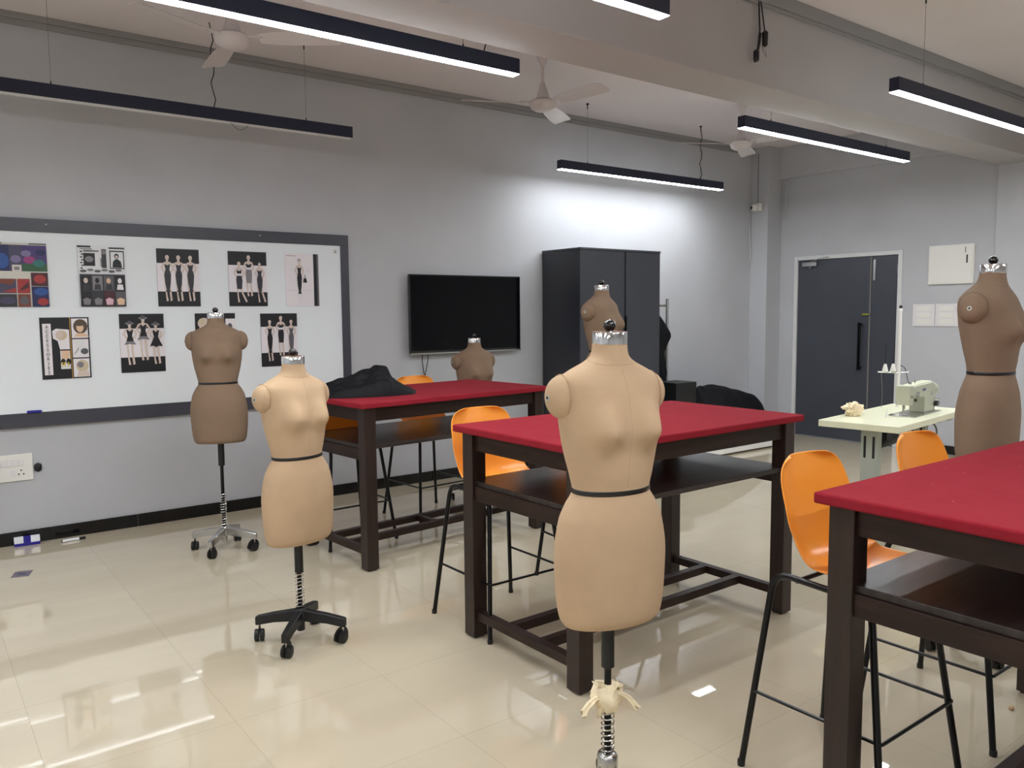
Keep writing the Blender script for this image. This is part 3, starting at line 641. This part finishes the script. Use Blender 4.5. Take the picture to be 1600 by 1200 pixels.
def dress_form(label, x, y, elev, turn, shade='light', base='black', sc=1.0, brot=48, bz=1.0):
    LM, SM = ('linen_light', 'seam_light') if shade == 'light' else ('linen_brown', 'seam_brown')
    dist = Vector((x, y, 0)).normalized(); Rt = Vector((dist.y, -dist.x, 0))
    fd = -dist*cos(turn)+Rt*sin(turn)            # where the chest points
    rz = math.atan2(fd.y, fd.x)+pi/2             # local front is -y
    t = thing('dress_form', label, 'dress form', (x, y, 0), rz, 'dress forms on wheeled stands')
    T = Matrix.Translation((0, 0, elev)) @ Matrix.Scale(sc, 4)
    NT = 72; rings = []
    zz = [0, .003, .008, .016, .028, .045]+[.045+(.795-.045)*k/74 for k in range(1, 75)]+[.80]
    for z in zz: rings.append([(*surf(2*pi*j/NT, z), z) for j in range(NT)])
    mb = MB(); mb.T = T; mb.loft(rings, LM)
    def seam(f, n=40, r=.0007): 
        pts = [f(k/n) for k in range(n+1)]; mb.tube(pts, r, SM, 5)
    for th in (-pi/2, pi/2): seam(lambda q: (*surf(th, .40+.33*q, -.0003), .40+.33*q), r=.0006)
    seam(lambda q: (*surf(2*pi*q, .752+.012*sin(2*pi*q), .0004), .752+.012*sin(2*pi*q)), 60)
    mb.build('torso', t, smooth=50)
    def ring(z0, z1, off, m_, name, k=4):
        r_ = [[(*surf(2*pi*j/NT, z0+(z1-z0)*i/k, off*(1 if 0 < i < k else .3)), z0+(z1-z0)*i/k) for j in range(NT)] for i in range(k+1)]
        b_ = MB(); b_.T = T; b_.loft(r_, m_, True); return b_.build(name, t)
    ring(.379, .393, .0025, 'band_black', 'waist_band')
    cap = MB(); cap.T = T
    cap.lathe([(.0485, .795), (.050, .797), (.050, .829), (.0485, .832)], 'chrome', (0, -.006), 40).build('neck_band', t)
    cap = MB(); cap.T = T; cap.lathe([(.049, .83), (.049, .8325)], 'neck_board', (0, -.006), 32).build('neck_top', t)
    kb = MB(); kb.T = T; kb.lathe([(.012, .832), (.010, .836), (.008, .84)], 'black_gloss', (0, -.006), 20).ball((0, -.006, .849), (.0185, .0185, .017), 'black_gloss', 20, 12).build('knob', t)
    for s_ in (-1, 1):
        sb = MB(); sb.T = T; rr = []
        # dome that swells out sideways, flattened at its tip
        for i in range(15):
            q = i/14; a_ = q*pi/2; xx = .128+.062*sin(a_)**.9; k_ = max(.02, cos(a_)**.75)
            rr.append([(s_*xx, .012+.056*k_*cos(2*pi*j/32), .652+(.062*k_+.003*(1-q))*sin(2*pi*j/32)) for j in range(32)])
        sb.loft(rr, LM)
        cp = sb.build('shoulder_cap', t, smooth=50)
        sw = MB(); sw.T = T; sw.tube([(s_*.187, .012, .652), (s_*.192, .012, .652)], .0095, 'screw', 14).tube([(s_*.192, .012, .652), (s_*.1935, .012, .652)], .004, 'black_matt', 10).build('screw_plate', cp)
        sm = MB(); sm.T = T; sm.tube([(s_*.1495, .012+.0575*cos(2*pi*j/40), .652+.064*sin(2*pi*j/40)) for j in range(40)], .001, SM, 5, closed=True).build('cap_seam', cp)
    # stand: thick sleeve, thin pole, spring, hub, four legs with casters
    R0 = Matrix.Rotation(-rz, 4, 'Z')
    MB().lathe([(.0165, elev-.15), (.019, elev-.148), (.019, elev+.02)], 'black_matt', n=24).build('pole_sleeve', t)
    MB().lathe([(.0105, .10), (.0105, elev-.14)], 'black_tube', n=20).build('pole', t)
    s0, s1 = .155 if bz == 1 else .185, min(.36, elev-.15); turns = max(6, int((s1-s0)/.0155)); N = turns*14
    MB().tube([(.0185*cos(2*pi*k*turns/N), .0185*sin(2*pi*k*turns/N), s0+(s1-s0)*k/N) for k in range(N+1)], .0022, 'spring_steel', 6).build('spring', t)
    HM = 'black_matt' if base == 'black' else 'steel'
    MB().lathe([(a_, b_*bz if b_ < .11 or bz == 1 else b_+.03) for a_, b_ in [(.016, .05), (.018, .055), (.018, .09), (.028, .10), (.030, .112), (.03, .142), (.026, .15), (.016, .156)]], 'black_matt' if base == 'black' else 'steel', n=24).build('hub', t)
    for k in range(4):
        a = RD(brot)+k*pi/2; Rk = R0 @ Matrix.Rotation(a, 4, 'Z'); lb = MB(); lb.T = Rk
        sec = [(q_[0], q_[1], q_[2]*bz, q_[3]*bz) for q_ in [(.0, .017, .095, .148), (.03, .017, .095, .146), (.12, .0155, .088, .13), (.20, .0145, .072, .112), (.207, .012, .074, .108)]]
        lb.loft([[(r_, -w_, z0), (r_, w_, z0), (r_, w_, z1-.004), (r_, w_-.004, z1), (r_, -w_+.004, z1), (r_, -w_, z1-.004)] for r_, w_, z0, z1 in sec], HM)
        lg = lb.build('base_leg', t, smooth=30)
        cs = MB(); cs.T = Rk @ Matrix.Translation((.192, 0, 0)) @ Matrix.Rotation(RD(35+70*k), 4, 'Z')
        cs.tube([(0, 0, .05), (0, 0, .08)], .0055, 'steel', 10)
        for s_ in (-1, 1): cs.tube([(.012, s_*.003, .027), (.012, s_*.004, .027), (.012, s_*.019, .027), (.012, s_*.021, .027)], [.020, .0265, .027, .022], 'black_matt', 24)
        cs.tube([(.012+.029*cos(a2), 0, .027+.029*sin(a2)) for a2 in [pi*(-.05)+pi*1.1*i/10 for i in range(11)]], .0022, 'black_matt', 8, ry=.02)
        cs.build('caster', lg)
    return t
dress_form('nearest dress form, pale tan, cloth tied round its stand, before the middle table', 1.578, 1.638, .593, RD(33), 'light', 'silver', sc=.985, brot=46, bz=.8)
dress_form('pale tan dress form on a black wheeled stand, left of the far table', 1.362, 3.393, .466, RD(36), 'light', sc=.985)
dress_form('brown dress form on a silver wheeled base in front of the whiteboard', 1.545, 5.037, .684, RD(-3), 'brown', 'silver', .955)
dress_form('tall brown dress form in profile at the right edge behind the table', 3.615, 1.487, .815, RD(72), 'brown')
dress_form('brown dress form in profile before the wardrobe, behind the nearest form', 3.83, 4.05, .812, RD(60), 'brown')
dress_form('brown dress form behind the far table, in front of the television', 3.53, 5.15, .437, RD(33), 'brown')

# ------------------------------------------------------------------ cloths
def rag_tail(mb, a, b, w0, w1, seed, m='muslin'):
    a, b = Vector(a), Vector(b); n = 12; d_ = (b-a).normalized(); sd = d_.cross(Vector((0, .3, 1))).normalized(); nr = d_.cross(sd)
    rings = []
    for i in range(n+1):
        q = i/n; c_ = a.lerp(b, q)+Vector((0, 0, .012*sin(q*pi))); w_ = w0+(w1-w0)*q
        ring = []
        for j in range(20):
            th = 2*pi*j/20; fold = 1+.35*sin(th*3+seed)+.22*noise.noise(Vector((j*.7, i*.5, seed)))
            ring.append(c_+sd*cos(th)*w_*fold+nr*sin(th)*w_*.38*fold+d_*(.008*sin(th*4+seed) if i == n else 0))
        rings.append(ring)
    mb.loft(rings, m)
c0 = Vector((1.578, 1.638, 0)); rv = Vector((rt.x, rt.y, 0)).normalized(); rg = MB()
rings = []
for i in range(15):
    q = i/14; z = .315+.075*q; r_ = .026+.014*sin(q*pi)+.008*q
    rings.append([(c0.x+(r_*(1+.16*sin(5*2*pi*j/36+q*4)+.12*noise.noise(Vector((j*.5, i*.6, 3)))))*cos(2*pi*j/36), c0.y+(r_*(1+.16*cos(4*2*pi*j/36+q*5)))*sin(2*pi*j/36), z+.004*sin(j*1.3)) for j in range(36)])
rg.loft(rings, 'muslin')
for a_, b_, w0, w1, sd_ in (((-.02, .365), (-.072, .315), .010, .026, 1), ((.02, .375), (.078, .335), .008, .020, 4), ((-.015, .375), (-.035, .405), .010, .014, 2), ((.015, .375), (.035, .398), .010, .014, 6), ((-.01, .335), (-.03, .31), .010, .013, 8)):
    q0 = c0+rv*a_[0]+Vector((-.012, -.018, a_[1])); q1 = c0+rv*b_[0]+Vector((-.015, -.02, b_[1])); rag_tail(rg, q0, q1, w0, w1, sd_)
tag(rg.build('muslin_strip', smooth=60), 'cream muslin strip knotted round the stand of the nearest dress form', 'cloth')
def crumple(name, c, r, m, label, seed, cat='cloth', amp=.45):
    mb = MB(); rings = []; K, N = 40, 64
    for i in range(K+1):
        a = -pi/2+pi*i/K; a = max(-1.55, min(1.55, a)); ring = []
        for j in range(N):
            dv = Vector((cos(a)*cos(2*pi*j/N), cos(a)*sin(2*pi*j/N), sin(a)))
            k = 1+amp*noise.noise(dv*1.9+Vector((seed, 0, 0)))+amp*.9*(abs(noise.noise(dv*3.7+Vector((0, seed, 0))))-.2)
            z_ = c[2]+r[2]+dv.z*r[2]*k
            ring.append((c[0]+dv.x*r[0]*k, c[1]+dv.y*r[1]*k, max(c[2]+.001, z_)))
        rings.append(ring)
    mb.loft(rings, m); return tag(mb.build(name, smooth=60), label, cat)
crumple('muslin_scrap', (5.0, 2.87, .765), (.075, .05, .042), 'muslin', 'crumpled cream muslin scrap on the left end of the sewing table', 3.1, amp=.5)

def heap(name, label, x0, x1, y0, y1, zb, prof, m, seed, ang=0, fold=.02, cat='cloth'):
    # a cloth thrown in a pile: thick height field with sharp folds, closed underneath
    NX, NY = 72, 44; cx, cy = (x0+x1)/2, (y0+y1)/2; hx, hy = (x1-x0)/2, (y1-y0)/2; P = []; Q = []
    for i in range(NY+1):
        v = -1+2*i/NY; row = []; low = []
        for j in range(NX+1):
            u = -1+2*j/NX; wob = 1+.10*noise.noise(Vector((u*1.6, v*1.6, seed)))
            xx = cx+hx*u*sqrt(max(0, 1-.38*v*v))*wob; yy = cy+hy*v*sqrt(max(0, 1-.45*u*u))*wob
            edge = min(1, (1-max(abs(u), abs(v)))*5.5); edge = edge**.6 if edge > 0 else 0
            h_ = interp([q[0] for q in prof], [q[1] for q in prof], (u+1)/2)*(.35+.65*exp(-(v*1.25)**2))
            f_ = fold*(abs(noise.noise(Vector((u*2.2+v*1.4, v*2.8-u, seed+5))))*3.2+.45*noise.noise(Vector((u*5, v*4, seed))))
            z_ = zb+.003+edge*max(.004, h_+f_*min(1, h_*10))
            p_ = Vector((xx-cx, yy-cy, 0)); p_.rotate(Matrix.Rotation(ang, 3, 'Z'))
            row.append((cx+p_.x, cy+p_.y, z_)); low.append((cx+p_.x, cy+p_.y, zb+.0005))
        P.append(row); Q.append(low)
    mb = MB().grid(P, m).grid(Q, m)
    n = NX+1
    rim = [(0, j) for j in range(NX+1)]+[(i, NX) for i in range(1, NY+1)]+[(NY, j) for j in range(NX-1, -1, -1)]+[(i, 0) for i in range(NY-1, 0, -1)]
    b2 = (NX+1)*(NY+1)
    for k in range(len(rim)):
        a, b = rim[k], rim[(k+1) % len(rim)]
        mb.f.append([a[0]*n+a[1], b[0]*n+b[1], b2+b[0]*n+b[1], b2+a[0]*n+a[1]]); mb.m.append(0)
    return tag(mb.build(name, smooth=60), label, cat)
heap('black_cloth', 'crumpled black cloth lying on the left end of the far red table', 1.98, 2.60, 4.30, 4.72, TZ, [(0, .03), (.12, .06), (.3, .085), (.45, .11), (.60, .145), (.68, .15), (.74, .09), (.85, .045), (1, .012)], 'black_fabric', 2.0, RD(-14), .022)
heap('black_dust_sheet', 'long black sheet heaped over low goods beside the back corner', 6.40, 7.68, 5.22, 5.72, 0, [(0, .60), (.1, .66), (.3, .68), (.55, .62), (.82, .53), (.92, .40), (1, .15)], 'black_fabric', 9.0, 0, .014)
tag(MB().box(6.0, 6.30, 5.28, 5.55, 0, .76, 'black_matt').build('storage_box', bevel=.006, smooth=0), 'tall black box between the wardrobe and the heaped black sheet', 'box')
tag(MB().box(6.25, 7.75, 5.13, 5.23, .02, .06, 'white_plastic').box(6.3, 6.34, 5.14, 5.22, 0, .02, 'steel').box(7.6, 7.64, 5.14, 5.22, 0, .02, 'steel').build('floor_rail', bevel=.003, smooth=0), 'low pale metal rail on the floor in front of the black sheet', 'rail')
# garment rack behind the wardrobe
t = thing('garment_rack', 'silver garment rack pole standing beside the wardrobe', 'rack', (6.50, 5.86, 0))
MB().tube([(0, 0, 0), (0, 0, 1.59)], .016, 'steel', 16).build('upright', t)
MB().tube([(-.02, 0, 1.52), (-.42, 0, 1.52)], .012, 'steel', 12).build('hanging_rail', t)
MB().box(-.03, .03, -.16, .16, 0, .03, 'steel').build('foot', t, smooth=0)
gz = [(.02, 6.27), (.35, 6.30), (.70, 6.45), (.80, 6.50), (.93, 6.47), (1.03, 6.46), (1.12, 6.51), (1.20, 6.56), (1.30, 6.49), (1.42, 6.37), (1.50, 6.26), (1.53, 6.20)]
zs = [a for a, b in gz]; xs = [b for a, b in gz]; rings = []
for i in range(41):
    z = .02+1.51*i/40; xe = interp(zs, xs, z); a_ = (xe-5.96)/2; cxx = 5.96+a_; ring = []
    for j in range(40):
        th = 2*pi*j/40; k = 1+.05*sin(th*6+z*3)+.06*noise.noise(Vector((cos(th)*2, sin(th)*2, z*4)))
        ring.append((cxx+a_*cos(th)*(k if cos(th) < .8 else 1), 5.86+.07*sin(th)*k, z))
    rings.append(ring)
tag(MB().loft(rings, 'black_fabric').build('black_garment_cover', smooth=60), 'black cloth hanging on the rack beside the wardrobe', 'cloth')

# ------------------------------------------------------------------ sewing tables and machine
def sewing_table(label, x, y, rz, L=1.12, D=.53):
    t = thing('sewing_table', label, 'sewing table', (x, y, 0), rz)       # origin: front left corner on the floor
    MB().box(0, L, 0, D, .722, .765, 'cream_laminate').build('table_top', t, bevel=.006, smooth=0, seg=3)
    for x_ in (.22, L-.16):
        st = MB().box(x_-.03, x_+.03, D/2-.055, D/2+.055, .06, .70, 'stand_paint').build('stand_column', t, bevel=.004, smooth=0)
        MB().box(x_-.031, x_-.03, D/2-.035, D/2-.02, .52, .66, 'black_matt').box(x_-.031, x_-.03, D/2+.02, D/2+.035, .52, .66, 'black_matt').build('slot', st, smooth=0)
        MB().box(x_-.025, x_+.025, .04, D-.04, .695, .722, 'stand_paint').build('top_bracket', t, bevel=.003, smooth=0)
        MB().box(x_-.03, x_+.03, .0, D, .0, .06, 'stand_paint').build('foot_bar', t, bevel=.006, smooth=0)
    MB().box(.25, L-.19, D/2-.02, D/2+.02, .16, .22, 'stand_paint').build('cross_rail', t, smooth=0)
    mo = MB().tube([(.50, .32, .60), (.53, .32, .60), (.70, .32, .60), (.72, .32, .60)], [.05, .065, .065, .05], 'black_matt', 20).box(.52, .70, .30, .36, .64, .722, 'black_matt').box(.34, .44, .2, .3, .62, .722, 'black_matt')
    mo.build('motor', t, smooth=30)
    MB().box(.40, .72, .1, .42, .045, .06, 'black_matt').tube([(.42, .42, .06), (.42, .42, .09)], .01, 'steel').build('treadle', t, smooth=0)
    MB().tube([(.45, .40, .06), (.62, .33, .56)], .005, 'steel', 8).build('treadle_rod', t)
    MB().tube(rline([(.98, .2, .72), (.95, .1, .66), (.80, .05, .5), (.72, .05, .35)], .05), .006, 'grey_cable', 8).box(.96, 1.04, .1, .25, .68, .722, 'black_matt').build('knee_lifter', t)
    return t
sewing_table('cream topped sewing table with grey stand in front of the double door', 4.72, 2.415, RD(7), 1.2, .50)
sewing_table('cream sewing table at the right edge, just visible behind the tall dress form', 5.35, 1.40, RD(4))
MX, MY, MZ = 5.19, 2.64, .7655
t = thing('sewing_machine', 'pale green grey industrial sewing machine on the cream table', 'sewing machine', (MX, MY, MZ), RD(8)); t.scale = (1.08, 1, .86)
MB().box(-.03, .45, -.09, .09, 0, .004, 'steel').box(-.03, .10, -.088, .088, .004, .006, 'chrome').build('bed_plate', t, smooth=0)
# one-piece casting: pillar, arm
cast = MB()
cast.prism([(.245, .004), (.44, .004), (.44, .13), (.43, .21), (.405, .235), (.07, .225), (.055, .21), (.055, .145), (.075, .135), (.235, .135), (.25, .115)], -.05, .05, 'machine_paint')
cast.prism([(.08, .222), (.42, .232), (.40, .243), (.10, .234)], -.035, .035, 'machine_top')
cast.build('casting', t, bevel=.008, smooth=40, seg=3)
hd = MB().box(.0, .062, -.045, .045, .085, .235, 'machine_paint'); hd.build('face_plate_head', t, bevel=.007, smooth=40, seg=3)
MB().tube([(.03, -.046, .15), (.03, -.0465, .15)], .009, 'black_matt', 16).build('screw_hole', t)
MB().tube([(.03, 0, .02), (.03, 0, .09)], .003, 'steel', 10).tube([(.03, 0, .085), (.03, 0, .055)], .007, 'steel', 10).build('needle_bar', t)
MB().tube([(.042, .012, .03), (.042, .012, .10)], .004, 'steel', 10).box(.015, .06, -.02, .012, .012, .018, 'steel').build('presser_foot', t)
MB().tube([(.085, -.05, .155), (.085, -.07, .155)], .013, 'steel', 16).tube([(.10, -.05, .175), (.10, -.066, .175)], .007, 'steel', 12).tube([(.075, -.05, .12), (.075, -.058, .12)], .012, 'black_matt', 12).build('thread_tension', t)
MB().box(.20, .26, -.0512, -.05, .178, .198, 'logo_blue').build('maker_badge', t, smooth=0)
MB().tube([(.44, 0, .17), (.445, 0, .17), (.475, 0, .17), (.48, 0, .17)], [.05, .06, .06, .05], 'machine_paint', 28).build('hand_wheel', t, smooth=30)
MB().tube([(.43, -.052, .06), (.43, -.075, .06)], .022, 'black_gloss', 18).build('belt_knob', t); MB().tube([(.36, -.05, .15), (.36, -.065, .15)], .017, 'chrome', 16).build('stitch_dial', t)
MB().tube([(.44, -.03, .09), (.50, -.06, .085)], .006, 'steel', 10).build('reverse_lever', t)
for pin in (MB().lathe([(.004, .225), (.004, .26), (.008, .262)], 'steel', (.20, 0), 10), MB().lathe([(.009, .22), (.009, .25)], 'steel', (.12, 0), 10)): pin.build('top_pin', t)
MB().lathe([(.012, 0), (.009, .02), (.004, .03), (.003, .06)], 'white_plastic', (-.09, .06), 14).build('bobbin_winder', t)
t = thing('thread_stand', 'tall white thread stand with two white cones behind the sewing machine', 'thread stand', (5.69, 2.93, .765))
MB().lathe([(.014, 0), (.011, .02), (.0105, .68), (.013, .682), (.013, .70), (.01, .705)], 'white_plastic', n=16).build('upright', t)
MB().lathe([(.010, .705), (.012, .712), (.008, .725)], 'black_matt', n=14).build('top_cap', t)
MB().tube([(-.16, .07, .255), (0, 0, .245), (.05, -.05, .25)], .006, 'steel', 8).lathe([(.024, .25), (.026, .254), (.024, .258)], 'steel', (-.095, .05), 20).lathe([(.024, .25), (.026, .254), (.024, .258)], 'steel', (-.04, .02), 20).build('cone_holder', t)
for xx, yy in ((-.095, .05), (-.04, .02)):
    cn = MB().lathe([(.020, .258), (.020, .266), (.011, .300), (.009, .31)], 'white_plastic', (xx, yy), 20).build('cone_pad', t)
    MB().tube([(xx, yy, .31), (xx+.008, yy, .45)], .0025, 'black_cable', 6).build('spindle', t)
MB().tube(rline([(.0, -.01, .30), (.05, -.02, .28), (.07, -.03, .20), (.07, -.04, .16)], .03), .0025, 'black_cable', 6).build('thread_guide', t)
MB().tube(rline([(-.13, .06, .25), (-.12, .05, .1), (-.13, .05, .0)], .05), .002, 'grey_cable', 6).build('wire', t)

# ------------------------------------------------------------------ small things on the floor
t = thing('board_duster', 'blue and white board duster on the floor by the wall', 'duster', (.575, 5.955, 0), RD(-4))
MB().box(-.072, .072, -.022, .022, 0, .018, 'duster_blue').build('felt_pad', t, bevel=.003, smooth=0)
MB().box(-.072, .072, -.02, .02, .018, .056, 'paper_white').box(-.022, .022, -.0205, .0205, .0185, .0565, 'duster_blue').build('grip', t, bevel=.003, smooth=0)
t = thing('marker_pen', 'white marker with black cap on the floor below the whiteboard', 'marker', (.83, 5.87, .009), RD(2))
MB().tube([(-.068, 0, 0), (.03, 0, 0)], .0085, 'paper_white', 14).build('barrel', t)
MB().tube([(.03, 0, 0), (.068, 0, 0)], .009, 'black_matt', 14).tube([(-.072, 0, 0), (-.066, 0, 0)], .0085, 'black_matt', 14).build('cap', t)
o = MB().box(-.045, .045, -.055, .055, 0, .0015, 'card_mauve').box(-.02, .02, -.02, .02, .0015, .0018, 'ink_slate').build('paper_card', smooth=0)
o.location = (.475, 5.29, 0); o.rotation_euler = (0, 0, RD(-18)); tag(o, 'small mauve card lying on the floor at the left edge', 'card')
for (x, y, a, lb) in ((3.17, 1.17, .3, 'tiny tan shell on the floor by the far leg of the right table'),):
    mb = MB().ball((0, 0, .007), (.014, .009, .007), 'tan_shell', 16, 8); o = mb.build('nut_shell'); o.location = (x, y, 0); o.rotation_euler = (0, 0, a); tag(o, lb, 'scrap')
